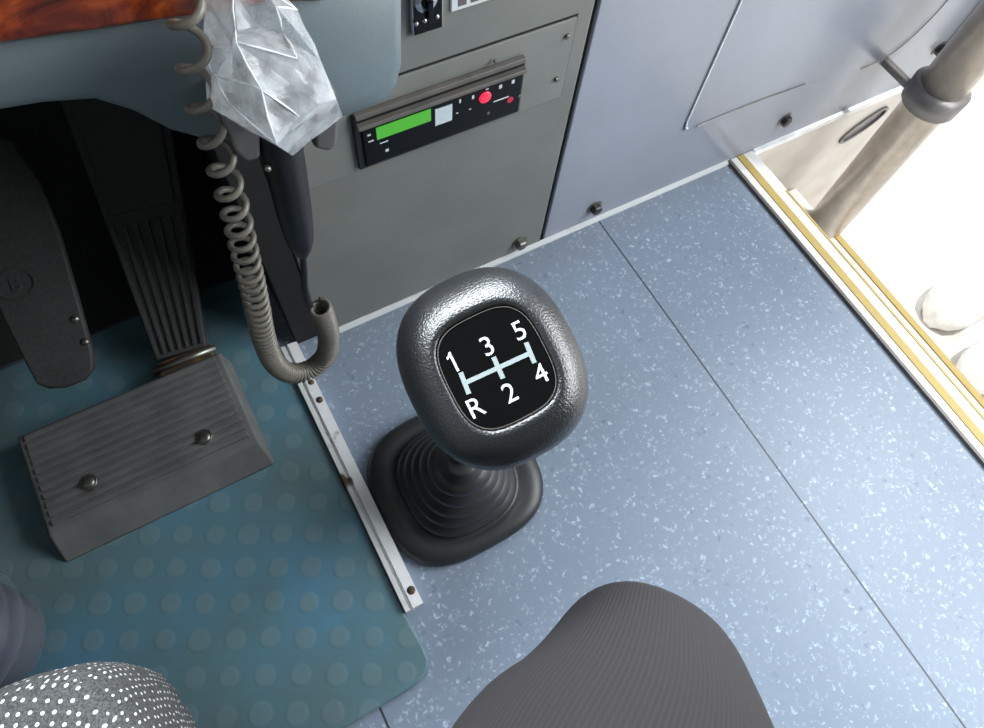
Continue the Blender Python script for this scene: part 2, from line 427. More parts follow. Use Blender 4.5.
def bolt(p, parent, ny=-1, mat=None, r=0.007, washer=True):
    mtx = axes(p, (0, ny, 0))
    b = obj('bolt', lathe(BM(), [(r, 0), (r, r*0.9), (r*0.8, r*1.1), (0.0001, r*1.15)], 6, mtx), mat or m_bolt, parent)
    if washer:
        obj('washer', lathe(BM(), [(r*1.35, -0.0005), (r*1.35, 0.0012), (r*1.1, 0.0016), (0.0001, 0.0016)], 20, mtx), m_screw, b)
    return b
for px, py in ((596, 209), (786, 121), (940, 50)):
    bolt(at(px, py, 1, YW - 0.004) + Vector((0, 0.004, 0)), wf, r=0.0085)
# pale rounded pillar at the end of the bulkhead
bm = BM(); tube(bm, [(1.098, 0.398, 0.066), (1.098, 0.398, 1.0)], 0.018, 24)
obj('pillar', bm, m_bead, wf, smooth=True)
# stepwell side wall below floor level
sw = obj('wall_stepwell', box(BM(), 0.70, 1.20, YW + 0.004, 0.47, -0.42, 0.0), m_beige, kind='structure')
c0, c1 = at(840, 143, 1, YW), at(889, 109, 1, YW)
cc = (c0 + c1) / 2; hl = (c1 - c0).length / 2
mtx = axes((cc.x, YW + 0.004, cc.z), (0, -1, 0), c1 - c0)
o_ = sup(hl, hl*0.45, 2.2, 32); i_ = sup(hl*0.88, hl*0.36, 2.2, 32)
obj('recess_rim', loft(BM(), [[mtx @ Vector((x, y, 0)) for x, y in o_], [mtx @ Vector((x, y, 0.004)) for x, y in o_], [mtx @ Vector((x, y, 0.004)) for x, y in i_], [mtx @ Vector((x, y, 0.0005)) for x, y in i_]], False, True), m_collar, sw)
obj('baseboard_front', prism(BM(), [(0.047, YW, 0), (0.047, YW - 0.006, 0), (0.047, YW - 0.0055, 0.002), (0.047, YW - 0.001, 0.005), (0.047, YW, 0.005)], (0.640, 0, 0)), m_caulk, kind='structure')
obj('trim_1', box(BM(), 0.733, 1.10, YW - 0.006, YW, -0.006, 0.004), m_bead, kind='structure')
# doorway threshold: pale nosing with yellow inlay
th = obj('trim_2', box(BM(), 0.685, 0.732, -2.2, YW, -0.03, 0.004), m_nosing, bevel=0.002, kind='structure')
obj('edge_strip', box(BM(), 0.684, 0.6885, -2.2, YW - 0.001, 0.0, 0.0055), m_bezel, th)
obj('yellow_inlay', box(BM(), 0.7005, 0.7125, -2.2, YW - 0.001, 0.0, 0.0052), m_yellow, th, bevel=0.0005)
obj('yellow_inlay', box(BM(), 0.7275, 0.7305, -2.2, 0.325, 0.0, 0.0050), m_yellow, th)
obj('riser', box(BM(), 0.700, 0.706, -2.2, YW, -0.25, -0.03), m_nosing, th)
ls = obj('trim_3', box(BM(), 0.706, 0.945, -2.2, YW, -0.24, -0.2), m_nosing, kind='structure')
obj('yellow_nosing', box(BM(), 0.938, 0.949, -2.2, 0.29, -0.225, -0.197), m_yellow, ls)
obj('riser', box(BM(), 0.90, 0.935, -2.2, YW, -0.42, -0.24), m_nosing, ls)
# worn aluminium angle along the footwell
def strip_bm():
    bm = BM()
    pts = [(-0.004, 0.0), (0.016, 0.0), (0.016, 0.014), (0.0045, 0.016), (0.0035, 0.0125), (0.001, 0.0125), (0.0, 0.016), (-0.004, 0.016)]
    return prism(bm, [(x, 0.068, z) for x, z in pts], (0, 0.34, 0))
st = obj('trim_4', strip_bm(), m_strip, kind='structure')
for y, r in ((0.085, 0.0045), (0.35, 0.0035), (0.325, 0.004)):
    obj('screw', lathe(BM(), [(r, 0.013), (r, 0.0158), (r*0.6, 0.0172), (0.0001, 0.0175)], 12, Matrix.Translation((0.0105, y, 0))), m_rust, st, smooth=True)
obj('trim_5', box(BM(), 0.3615, 0.3665, YW + 0.004, 0.47, 0.0, 1.0), m_dark, kind='structure')

# teal rubber mat of the driver's footwell
bm = BM()
mp = [(-0.74, 0.002), (-0.030, 0.002), (-0.012, 0.006), (-0.004, 0.016), (-0.0025, 0.03), (-0.005, 0.068), (-0.0045, 0.529), (-0.74, 0.529)]
prism(bm, [(x, y, 0.0) for x, y in mp], (0, 0, 0.010))
tag(obj('floor_mat', bm, m_teal, bevel=0.003), 'teal studded rubber floor mat in the driver footwell under the pedals', 'floor mat')

# ================================================================== console
con = thing('console', 'grey console box with access cover beside the driver footwell, under the dash', 'console', (0.2, 0.6, 0))
bm = BM(); box(bm, 0.047, 0.3615, YW, 0.85, 0.001, 0.598)
obj('body', bm, m_console, con, bevel=0.003)
obj('shade_panel', box(BM(), 0.015, 0.0465, YW + 0.002, 0.85, 0.001, 0.40), m_dark, con, bevel=0.002)  # added black panel, shade beside the console put into its colour
ac = obj('access_cover', box(BM(), 0.060, 0.3430, YW - 0.0022, YW + 0.001, 0.2645, 0.3545), m_access, con, bevel=0.0008)
obj('cover_gap', box(BM(), 0.058, 0.3445, YW - 0.0004, YW + 0.001, 0.2640, 0.3565), m_dark, con)
for px, py in ((568, 37), (557, 80)):
    bolt(at(px, py, 1, YW - 0.004) + Vector((0, 0.002, 0)), ac, r=0.0026, washer=False, mat=m_screw)
bolt(at(521, 244, 1, YW - 0.004) + Vector((0, 0.004, 0)), con, r=0.0085, mat=m_screw)
# key switch panel
def wp(px, py, y=YW):
    p = at(px, py, 1, y); return p.x, p.z
kx0, kx1 = 0.1835, 0.2105; kz0, kz1 = 0.3895, 0.47
ks = obj('switch_panel', box(BM(), kx0, kx1, YW - 0.004, YW + 0.001, kz0, kz1), m_silver, con, bevel=0.0018)
obj('switch_face', box(BM(), kx0 + 0.0018, kx1 - 0.0018, YW - 0.0048, YW, kz0 + 0.0018, kz1 - 0.0018), m_gloss, ks)
for px, py in ((416, 23.5), (424.5, 20.5), (437, 16.5)):
    p = at(px, py, 1, YW - 0.005)
    obj('indicator', lathe(BM(), [(0.0019, 0), (0.0019, 0.001), (0.0012, 0.002), (0.0001, 0.0022)], 14, axes((p.x, YW - 0.0046, p.z), (0, -1, 0))), m_silver, ks, smooth=True)
p = at(425, 4, 1, YW - 0.005)
mtx = axes((p.x, YW - 0.0046, p.z + 0.004), (0, -1, 0))
obj('switch_knob', lathe(BM(), [(0.0095, 0), (0.009, 0.003), (0.006, 0.004), (0.0001, 0.004)], 24, mtx), m_silver, ks)
bm = BM(); lathe(bm, [(0.0048, 0.003), (0.0045, 0.006), (0.0001, 0.0065)], 16, mtx)
bm2 = box(bm, -0.002, 0.002, -0.013, 0.004, 0.003, 0.0105, mtx)
obj('switch_lever', bm, m_gloss, ks, bevel=0.0005)
lx, lz = wp(450, 11)
lp = obj('label_plate', box(BM(), lx, lx + 0.075, YW - 0.002, YW + 0.001, lz, lz + 0.030), m_mark, con, bevel=0.0008)
bm = BM()
for k in range(6):
    box(bm, lx + 0.006 + k*0.011, lx + 0.013 + k*0.011, YW - 0.0024, YW - 0.0015, lz + 0.0035, lz + 0.011)
obj('print_marks', bm, m_bezel, lp)

# ================================================================== announcer unit set in the console
x0, x1, z0, z1 = 0.1255, 0.2915, 0.2705, 0.3340
ra = thing('announcement_unit', 'black announcement unit with green display and red button set into the grey console', 'radio', (0.21, YW, 0.3))
obj('bezel', box(BM(), x0, x1, YW - 0.0065, YW - 0.0023, z0, z1), m_black, ra, bevel=0.0012)
obj('top_lip', box(BM(), x0 + 0.002, x1 - 0.001, YW - 0.012, YW - 0.003, z1 - 0.0125, z1 - 0.008), m_bezel, ra, bevel=0.0012)
obj('top_lip', box(BM(), x0 + 0.002, x1 - 0.001, YW - 0.0085, YW - 0.003, z1 - 0.004, z1 + 0.0015), m_bezel, ra, bevel=0.0012)
YF = YW - 0.0085
face = obj('face', box(BM(), x0 + 0.006, x1 - 0.003, YF, YW - 0.003, z0 + 0.004, z1 - 0.013), m_gloss, ra, bevel=0.001)
def quad_on_face(name, px0, py0, px1, py1, mat, parent, th=0.0008, bevel=0.0):
    a = at(px0, py0, 1, YF); b = at(px1, py1, 1, YF)
    xa, xb = sorted((a.x, b.x)); za, zb = sorted((a.z, b.z))
    return obj(name, box(BM(), xa, xb, YF - th, YF + 0.001, za, zb), mat, parent, bevel=bevel)
quad_on_face('display', 377, 139.5, 430.5, 108.5, m_green, ra)
quad_on_face('sticker', 435, 125.5, 452, 103.5, m_sticker, ra)
def mark(px, py, wx, wz):
    p = at(px, py, 1, YF); bm = BM(); box(bm, p.x - wx/2, p.x + wx/2, YF - 0.0004, YF + 0.0005, p.z - wz/2, p.z + wz/2)
    obj('print_mark', bm, m_mark, face)
for px, py, a, b in ((460, 101, .0016, .004), (473, 97, .0022, .004), (500.5, 86.5, .003, .004), (513, 81.5, .003, .004), (369, 135, .003, .0018), (371, 141, .005, .0012), (373, 122.5, .012, .0014),
                     (387, 150, .003, .003), (384, 142, .008, .001), (501, 99, .016, .0012), (487, 89, .003, .001), (457, 113, .002, .001), (470, 109, .002, .001)):
    mark(px, py, a, b)
p = at(485, 97, 1, YF)
obj('red_button', lathe(BM(), [(0.0060, 0), (0.0060, 0.0012), (0.005, 0.002), (0.0001, 0.0022)], 20, axes((p.x, YF + 0.0002, p.z), (0, -1, 0))), m_redlit, ra, smooth=True)
p = at(510, 99.5, 1, YF)
obj('red_mark', lathe(BM(), [(0.0034, 0), (0.0034, 0.0007), (0.0001, 0.0007)], 16, axes((p.x, YF + 0.0001, p.z), (0, -1, 0))), m_redmark, ra)
for px, py in ((497, 64), (519, 96), (488, 113)):
    bolt(Vector((at(px, py, 1, YF).x, YF + (0.001 if py > 70 else 0.004), at(px, py, 1, YF).z)), ra, r=0.0018, mat=m_screw, washer=False)

# ================================================================== dashboard
da = thing('dashboard', 'blue-grey plastic dashboard with wood trim overhanging the pedals', 'dashboard', (0, 0.5, 0.6))
YD = 0.325
DX = 0.004
outl = [(0.1450, 0.524), (0.1405, 0.435), (0.136, 0.420), (0.125, 0.411), (0.105, 0.409), (0.06, 0.409), (0.035, 0.412), (0.015, 0.424), (-0.005, 0.443), (-0.018, 0.463), (-0.032, 0.477), (-0.055, 0.484), (-0.09, 0.490), (-0.40, 0.50), (-0.74, 0.50), (-0.74, 0.53), (-0.3, 0.53)]
back = [(min(x, 0.1450), z) for x, z in outl]
ring = lambda y, s, dz: [((x - s if x > 0.13 else x) + (DX if x > 0.1 else 0), y, z + dz if z < 0.515 else z) for x, z in outl]
bm = BM()
loft(bm, [ring(YD, 0.010, 0.014), ring(YD + 0.003, 0.005, 0.007), ring(YD + 0.010, 0.001, 0.001), ring(YD + 0.018, 0, 0), ring(YW - 0.0135, 0, 0)])
obj('lower_panel', bm, m_dash, da, smooth=True)
a = at(0, 41, 1, YD); b = at(283, 0, 1, YD)
bm = BM()
prism(bm, [(-0.74, YD - 0.004, 0.60), (-0.74, YD - 0.004, 0.534), (a.x, YD - 0.004, a.z), (b.x, YD - 0.004, b.z), (0.10, YD - 0.004, 0.503), (0.10, YD - 0.004, 0.60)], (0, 0.03, 0))
obj('wood_trim', bm, m_wood, da, bevel=0.004)
bm = BM(); box(bm, 0.1005, 0.1485, YD + 0.004, 0.39, 0.5245, 0.60)
obj('end_panel', bm, m_dash, da, bevel=0.006)
bm = BM(); box(bm, -0.74, 0.144, YD + 0.004, 0.845, 0.601, 0.66)
obj('top', bm, m_dash, da, bevel=0.01)

# ================================================================== gear shifter
Pl = at(497, 367, 2, 0.508)
base = Vector((0.108, 0.171, 0.0))
lever = (Pl - base).normalized()
tocam = (Vector((0, 0, H)) - Pl).normalized()
nk = (lever * 0.45 + tocam * 0.55).normalized()
gs = thing('gear_shifter', 'black gear shifter with grained knob, five-speed pattern and ribbed rubber boot on blue floor', 'gear shifter', base)
KM = axes(Pl, nk)
bm = BM()
prof = [(0.0217, 0.0236, 3.2, -0.0022), (0.0222, 0.0241, 3.2, -0.0008), (0.0230, 0.0250, 3.1, 0.0002), (0.0252, 0.0276, 2.9, -0.0001), (0.0292, 0.0322, 2.75, -0.0022), (0.0330, 0.0366, 2.65, -0.0060),
        (0.0362, 0.0404, 2.6, -0.0110), (0.0384, 0.0431, 2.55, -0.0172), (0.0393, 0.0446, 2.5, -0.0240), (0.0390, 0.0444, 2.5, -0.0330), (0.0370, 0.0424, 2.4, -0.042), (0.033, 0.037, 2.3, -0.049), (0.026, 0.029, 2.2, -0.055), (0.017, 0.018, 2.0, -0.059), (0.013, 0.013, 2.0, -0.066)]
dv = Vector((0.0, -0.0005, 0))
# the knob body leans a little towards the seat below its badge
rings = []
for a, b, e, h in prof:
    k = max(0, -h) / 0.03
    rings.append([KM @ Vector((x*0.99, y + 0.0038*min(k, 1), h)) for x, y in sup(a, b, e, 64)])
loft(bm, rings)
kn = obj('knob', bm, m_leather, gs, smooth=True)
bm = BM()
loft(bm, [[KM @ Vector((x*.965, y*.965, h)) for x, y in sup(a, b, 3.2, 64)] for a, b, h in ((0.0222, 0.0242, -0.004), (0.0222, 0.0242, -0.0012), (0.0216, 0.0236, -0.0009))])
lab = obj('label_plate', bm, m_gloss, gs)
bm = BM()
o1 = sup(0.02150, 0.02345, 3.2, 96); i1 = sup(0.02120, 0.02315, 3.2, 96)
loft(bm, [[KM @ Vector((x, y, h)) for x, y in r] for r, h in ((o1, -0.0014), (o1, -0.00055), (i1, -0.00055), (i1, -0.0014))], False, False)
obj('silver_rim', bm, m_bezel, lab)
PT = KM @ Vector((0, 0, -0.0008))
KI = KM.inverted()
def kp(px, py):
    q = KI @ at_plane(px, py, PT, nk); return Vector((q.x, q.y, 0))
bm = BM()
def kbar(a, b, wd):
    a, b = kp(*a), kp(*b); d = (b - a); L = d.length; ang = math.atan2(d.y, d.x)
    m_ = KM @ Matrix.Translation((a + b) / 2 + Vector((0, 0, -0.0009))) @ Matrix.Rotation(ang, 4, 'Z')
    box(bm, -L/2, L/2, -wd/2, wd/2, 0, 0.0003, m_)
kbar((465, 383), (530.5, 353), 0.0019)
for a, b in (((460.5, 372.5), (469, 394)), ((493.5, 357), (503, 378.5)), ((526, 342.5), (534.5, 363))): kbar(a, b, 0.0020)
obj('shift_pattern', bm, m_bar, lab)
bm = BM()
for s, px, py in (('1', 453, 362), ('3', 487, 346), ('5', 519, 330.5), ('R', 476, 407), ('2', 509.5, 392.5), ('4', 540.5, 373.5)):
    q = kp(px, py)
    if s == '1':
        prism(bm, [KM @ (q + Vector((x*.0122, y*.0122, -0.0009))) for x, y in ((-.02, -.36), (.07, -.36), (.07, .36), (.0, .36), (-.05, .27), (-.14, .21), (-.14, .13), (-.02, .19))], nk*0.0003)
        continue
    text_bm(bm, s, 0.0116, KM @ Matrix.Translation(q + Vector((0, 0, -0.0008))), 0.00015)
obj('gear_numbers', bm, m_mark, lab)
# rod
bm = BM(); p1 = KM @ Vector((0, 0, -0.06))
tube(bm, [base + Vector((0, 0, 0.09)), base.lerp(p1, 0.6), p1], [0.011, 0.0105, 0.0105], 16)
obj('lever_rod', bm, m_black, gs, smooth=True)
# boot
bm = BM(); ax = p1 - base
def bring(a, b, e, z, cx=0, cy=0): return [(base.x + cx + x, base.y + cy + y, z) for x, y in sup(a, b, e, 64)]
rings = [bring(0.090, 0.084, 3.0, 0.0005), bring(0.0925, 0.0865, 3.0, 0.005), bring(0.092, 0.086, 3.0, 0.011), bring(0.088, 0.082, 3.0, 0.0160), bring(0.078, 0.076, 2.9, 0.0180), bring(0.071, 0.070, 2.8, 0.0180), bring(0.067, 0.066, 2.7, 0.0165)]
nr = 5
for k in range(nr):
    f0 = k / nr
    for q, out in ((0.0, -0.0015), (0.12, 0.0010), (0.3, 0.0026), (0.5, 0.0030), (0.68, 0.0018), (0.82, -0.0016), (0.92, -0.0036)):
        f = f0 + q / nr
        a = 0.0625 * (1 - f) + 0.023 * f + out; z = 0.018 + f0 * 0.115 + (q ** 0.8) * 0.115 / nr
        rings.append(bring(a, a, 2.6 - 0.5*f, z, ax.x * z / ax.z * 0.9, ax.y * z / ax.z * 0.9))
z = 0.14
rings.append(bring(0.015, 0.015, 2.0, z + 0.004, ax.x*z/ax.z, ax.y*z/ax.z)); rings.append(bring(0.0115, 0.0115, 2.0, z + 0.006, ax.x*z/ax.z, ax.y*z/ax.z))
loft(bm, rings)
obj('boot', bm, m_rubber, gs, smooth=True)

# ================================================================== pedals
ap = thing('accelerator_pedal', 'ribbed accelerator pedal with screwed heel block on the teal mat', 'pedal', (-0.17, 0.35, 0.01))
bx0, bx1 = -0.290, -0.0615
def blk(x0, x1, yf_b, yf_t, yb, zb, zt_f, zt_b):
    return [(x0, yf_b, zb), (x1, yf_b, zb), (x1, yb, zb), (x0, yb, zb)], [(x0 + 0.004, yf_t, zt_f), (x1 - 0.004, yf_t, zt_f), (x1 - 0.004, yb - 0.002, zt_b), (x0 + 0.004, yb - 0.002, zt_b)]
b_, t_ = blk(bx0, bx1, 0.277, 0.300, 0.420, 0.010, 0.040, 0.046)
hb = obj('heel_block', hexa(BM(), b_, t_), m_pedal, ap, bevel=0.004)
bm = BM()
for k in range(11):
    y = 0.309 + k * 0.0098; zt = 0.040 + (y - 0.30) / 0.12 * 0.006
    box(bm, bx0 + 0.012, bx1 - 0.012, y, y + 0.0062, zt - 0.002, zt + 0.0030)
obj('tread_ribs', bm, m_pedal, hb, bevel=0.0006)
for px, py in ((88, 482), (204, 437)):
    p = at(px, py, 2, 0.0455)
    s_ = obj('screw', lathe(BM(), [(0.0088, 0.036), (0.0088, 0.0455), (0.0078, 0.0462), (0.0066, 0.0448), (0.0062, 0.0462), (0.004, 0.0472), (0.0001, 0.0474)], 20, Matrix.Translation((p.x, p.y, 0.0))), m_screw, hb, smooth=True)
# treadle
A0, A1 = Vector((-0.133, 0.440, 0.042)), Vector((-0.077, 0.432, 0.042))
B0, B1 = Vector((-0.094, 0.66, 0.225)), Vector((0.008, 0.64, 0.225))
nt = (A1 - A0).cross(B0 - A0).normalized()
bm = BM(); hexa(bm, [A0, A1, B1, B0], [p - nt*0.014 for p in (A0, A1, B1, B0)])
tr = obj('treadle', bm, m_pedald, ap, bevel=0.003)
bm = BM()
for k in range(7):
    u0, u1 = (k + 0.28) / 7, (k + 0.72) / 7
    q = [A0.lerp(A1, u0).lerp(B0.lerp(B1, u0), 0.02), A0.lerp(A1, u1).lerp(B0.lerp(B1, u1), 0.02), A0.lerp(A1, u1).lerp(B0.lerp(B1, u1), 0.52), A0.lerp(A1, u0).lerp(B0.lerp(B1, u0), 0.52)]
    hexa(bm, [p - nt*0.001 for p in q], [p + nt*0.003 for p in q])
obj('tread_ribs', bm, m_pedald, tr, bevel=0.0006)
bm = BM()
q = [A0.lerp(A1, u).lerp(B0.lerp(B1, u), v) for u, v in ((0.1, 0.56), (0.9, 0.56), (0.9, 0.97), (0.1, 0.97))]
hexa(bm, [p - nt*0.001 for p in q], [p + nt*0.003 for p in q])
obj('tread_pad', bm, m_pedald, tr, bevel=0.002)
bm = BM(); box(bm, -0.136, -0.074, 0.421, 0.441, 0.012, 0.036)
hg = obj('hinge', bm, m_rust, ap, bevel=0.003)
bm = BM(); tube(bm, [(-0.141, 0.432, 0.036), (-0.069, 0.430, 0.036)], 0.0045, 12); obj('hinge_pin', bm, m_screw, hg, smooth=True)
bm = BM(); tube(bm, [(-0.06, 0.655, 0.215), (-0.06, 0.72, 0.18), (-0.06, 0.85, 0.2)], 0.009, 10); obj('linkage', bm, m_black, ap, smooth=True)

bp = thing('brake_pedal', 'rubber brake pedal with ringed letter on it, coloured dark for footwell shade, left of the accelerator', 'pedal', (-0.22, 0.52, 0.01))
E0 = at(62, 388, 2, 0.105); Ecen = at(20, 280, 2, 0.16); 
up = (Vector((Ecen.x, 0.545, 0.175)) - E0).normalized()
nb = Vector((1, 0, 0)).cross(up).normalized()
if nb.dot(Vector((0, 0, H)) - E0) < 0: nb = -nb
BMx = axes(E0, nb, (1, 0.05, 0)); BI = BMx.inverted()
def bpt(px, py):
    q = BI @ at_plane(px, py, E0, nb); return q.x, q.y
outline = [bpt(*p) for p in ((36, 384), (24, 362), (-6, 300), (-60, 190), (-40, 130), (10, 140), (38, 180), (58, 230), (78, 300), (92, 352), (93, 368), (84, 380), (64, 388), (48, 389))]
bm = BM(); hexa(bm, [BMx @ Vector((x, y, -0.012)) for x, y in outline], [BMx @ Vector((x, y, 0)) for x, y in outline])
pad = obj('pad', bm, m_pedald, bp, bevel=0.003)
cx, cy = bpt(16, 284)
bm = BM()
ri = lambda r, h: [BMx @ Vector((cx + r*1.15*math.cos(2*math.pi*k/40), cy + r*math.sin(2*math.pi*k/40), h)) for k in range(40)]
loft(bm, [ri(0.0155, -0.001), ri(0.0155, 0.0014), ri(0.0135, 0.0014), ri(0.0135, -0.001)], False, False)
text_bm(bm, 'B', 0.019, BMx @ Matrix.Translation((cx, cy, 0.0004)) @ Matrix.Rotation(-0.2, 4, 'Z'), 0.001)
obj('emblem', bm, m_pedald, pad)
for px, py in ((77, 318), (87, 341)):
    q = bpt(px, py); obj('stud', lathe(BM(), [(0.004, -0.006), (0.004, 0.001), (0.0001, 0.002)], 12, BMx @ Matrix.Translation((q[0] - 0.002, q[1], 0))), m_screw, pad, smooth=True)
pm = BMx @ Vector((cx, cy + 0.06, -0.012))
bm = BM(); tube(bm, [pm, pm + Vector((0, 0.09, 0.02)), Vector((pm.x, 0.84, 0.33))], 0.014, 10); obj('arm', bm, m_black, bp, smooth=True)

# ================================================================== microphone, its clip, bag and cord
YM = 0.290
mc = thing('microphone', 'black hand microphone hanging from a clip on the dash', 'microphone', at(285, 110, 1, YM))
hp = [(272, 60), (274, 100), (280, 140), (288, 180), (295, 215), (300, 240), (302.5, 254)]
hr = [0.0110, 0.0122, 0.0124, 0.0120, 0.0112, 0.0092, 0.0045]
path = [at(px, py, 1, YM) for px, py in hp]
cp = catmull([(*p, r) for p, r in zip(path, hr)], 6)
bm = BM(); tube(bm, [q[:3] for q in cp], [q[3] for q in cp], 20)
hd = obj('handle', bm, m_micm, mc, smooth=True)
top = at(272, 60, 1, YM); axm = (path[0] - path[2]).normalized()
mtx = axes(top - axm*0.010, axm)
bm = BM(); lathe(bm, [(0.012, -0.004), (0.0165, 0.002), (0.0175, 0.008), (0.016, 0.014), (0.010, 0.018), (0.004, 0.0195), (0.0005, 0.0197)], 24, mtx)
obj('head', bm, m_bezel, mc, smooth=True)
mid = path[3].lerp(path[2], 0.7); tc = (Vector((0, 0, H)) - mid).normalized()
bm = BM(); sp = at(268, 168, 1, YM) + tc*0.0125
lathe(bm, [(0.0022, -0.003), (0.0022, 0.001), (0.0001, 0.0018)], 10, axes(sp, tc)); obj('screw', bm, m_screw, mc, smooth=True)
pc = [at(px, py, 1, YM) for px, py in ((302.5, 252), (304, 270), (305, 288), (308, 302), (311, 306))]
bm = BM(); tube(bm, catmull(pc, 6), 0.0026, 10)
obj('lead', bm, m_micm, mc, smooth=True)

# clip: two stubby jaws on a back plate
cl = thing('microphone_clip', 'dark grey two-jaw clip fixed to the dash, gripping the microphone', 'clip', at(290, 125, 1, 0.31))
def jaw(pts, depth):
    bm = BM(); P = [at(px, py, 1, YM - 0.006) for px, py in pts]
    prism(bm, P, (0, depth, 0)); return bm
j1 = obj('jaw', jaw(((216, 112), (246, 116), (262, 132), (262, 160), (246, 164), (234, 152)), 0.020), m_clip, cl, bevel=0.003)
j2 = obj('jaw', jaw(((322, 92), (337, 90), (341, 110), (338, 146), (331, 153), (315, 150), (314, 122)), 0.020), m_clip, cl, bevel=0.003)
bm = BM(); P = [at(px, py, 1, 0.303) for px, py in ((222, 102), (336, 92), (332, 126), (250, 140))]
prism(bm, P, (0, 0.0255, 0)); obj('back_plate', bm, m_clip, cl, bevel=0.002)

# crumpled bag over the microphone head
bag = thing('plastic_bag', 'crumpled clear plastic bag pulled over the microphone head', 'bag', at(272, 75, 1, YM))
cen = at(272, 75, 1, YM) + (Vector((0, 0, H)) - at(272, 75, 1, YM)).normalized()*0.006; zc = (cen - Vector((0, 0, H))).dot(M[2]); sc_px = zc / FPX
ex, ey, ez = Vector(M[0]), -Vector(M[1]), -Vector(M[2])
def bq(u, v, d):     # crop pixels of the study view -> bag
    return cen + ex * ((180 + u/3.64 - 272) * sc_px) + ey * (-(v/3.64 - 75) * sc_px) + ez * d * 1.25
V = {'A': (180, -60, .004), 'B': (275, -75, .006), 'B2': (345, -20, .010), 'C': (118, 45, .006), 'D': (182, 95, .021), 'E': (122, 175, .010), 'G': (298, 122, .030), 'G2': (330, 60, .024), 'H': (455, 85, .010), 'I': (425, 150, .026),
     'J': (418, 190, .016), 'K': (490, 312, .024), 'L': (530, 250, .008), 'Q': (285, 212, .024), 'R': (322, 300, .034), 'S': (155, 235, .018), 'T': (262, 272, .020), 'V': (148, 300, .008), 'U': (108, 392, .002),
     'O': (388, 436, .029), 'M': (578, 375, .004), 'N': (535, 420, .012), 'W': (235, 432, .016), 'P': (405, 580, .018), 'X': (470, 470, .014), 'Y': (205, 355, .020), 'Z': (375, 90, .028), 'AA': (240, 40, .022), 'BB': (350, 180, .018), 'CC': (215, 170, .014), 'DD': (460, 390, .022), 'EE': (330, 400, .024), 'FF': (300, 480, .016)}
names = list(V); co = [Vector((V[k][0], V[k][1])) for k in names]
cre = [('D', 'G'), ('G', 'Q'), ('Q', 'R'), ('R', 'O'), ('O', 'P'), ('R', 'K'), ('K', 'J'), ('J', 'I'), ('I', 'H'), ('S', 'T'), ('T', 'Q'), ('E', 'S'), ('Y', 'W'), ('W', 'P'), ('V', 'Y'), ('C', 'D'), ('G', 'Z'), ('Z', 'H'), ('O', 'X'), ('S', 'V'), ('B2', 'H'), ('Y', 'EE'), ('EE', 'O'), ('A', 'AA'), ('AA', 'G2')]
res = geometry.delaunay_2d_cdt(co, [(names.index(a), names.index(b)) for a, b in cre], [], 0, 0.001)
bm = BM()
P3 = [bq(*V[k]) for k in names]
vs = []
for i, c in enumerate(res[0]):
    src = res[3][i]
    vs.append(bm.verts.new(P3[src[0]] if src else bq(c.x, c.y, 0.02)))
for f in res[2]: bm.faces.new([vs[i] for i in f])
bmesh.ops.subdivide_edges(bm, edges=bm.edges[:], cuts=2, use_grid_fill=True)
for v in bm.verts:
    n_ = noise.noise_vector(v.co * 130) * 0.0011
    v.co += n_
be = [e for e in bm.edges if e.is_boundary]
ext = bmesh.ops.extrude_edge_only(bm, edges=be)
nv = [g for g in ext['geom'] if isinstance(g, bmesh.types.BMVert)]
for v in nv:
    v.co = cen + (v.co - cen) * 0.92 - ez * 0.026
bmesh.ops.triangulate(bm, faces=bm.faces)
o = obj('film', bm, m_bag, bag)
sol = o.modifiers.new('solid', 'SOLIDIFY'); sol.thickness = 0.0002
for (a, b) in cre:  # folds in opaque white, crease glints put into their colour
    pa, pb = bq(*V[a]) + ez*0.0004, bq(*V[b]) + ez*0.0004
    mid_ = (pa + pb) / 2 + ez*0.0004 + ex*random.uniform(-.0008, .0008)
    bm = BM(); tube(bm, [pa, pa.lerp(mid_, .5), mid_, mid_.lerp(pb, .5), pb], [0.0002, 0.0004, 0.0006, 0.0004, 0.0002], 6)
    obj('fold_glint', bm, m_fold, bag, smooth=True)

# coiled cord
cpx = [(178, -30), (184, 2), (190, 40), (197, 80), (206, 118), (218, 152), (228, 186), (236, 215), (243, 245), (250, 275), (257, 306), (264, 338), (274, 362), (290, 373), (309, 370), (325, 357), (329, 338), (325, 320), (320, 307)]
ct = catmull([at(px, py, 1, YM) for px, py in cpx], 12)
cum = [0.0]
for a, b in zip(ct, ct[1:]): cum.append(cum[-1] + (Vector(b) - Vector(a)).length)
TL = cum[-1]
P, F = frames(ct)
import bisect
def sample(s):
    i = min(max(bisect.bisect_right(cum, s) - 1, 0), len(ct) - 2)
    f = (s - cum[i]) / max(cum[i+1] - cum[i], 1e-9)
    return P[i].lerp(P[i+1], f), F[i][1].lerp(F[i+1][1], f).normalized(), F[i][2].lerp(F[i+1][2], f).normalized()
iy = lambda k: cum[k*12]
def pitch(s):
    pts = [(0, .023), (iy(4), .0235), (iy(6), .0200), (iy(8), .0130), (iy(10), .0092), (iy(11), .0056), (iy(12), .0042), (TL, .0041)]
    for (a, pa), (b, pb) in zip(pts, pts[1:]):
        if s <= b: return pa + (pb - pa) * (s - a) / max(b - a, 1e-9)
    return pts[-1][1]
hel = []; s = 0.0; ph = 0.4
while s < TL:
    c, u, v = sample(s)
    r = 0.0070 + 0.0008 * min(1, s / iy(9))
    hel.append(c + u * r * math.cos(ph) + v * r * math.sin(ph))
    d = 2*math.pi/18; ph += d; s += pitch(s) * d / (2*math.pi)
bm = BM(); tube(bm, hel, [0.0021 - 0.0002*i/len(hel) for i in range(len(hel))], 8)
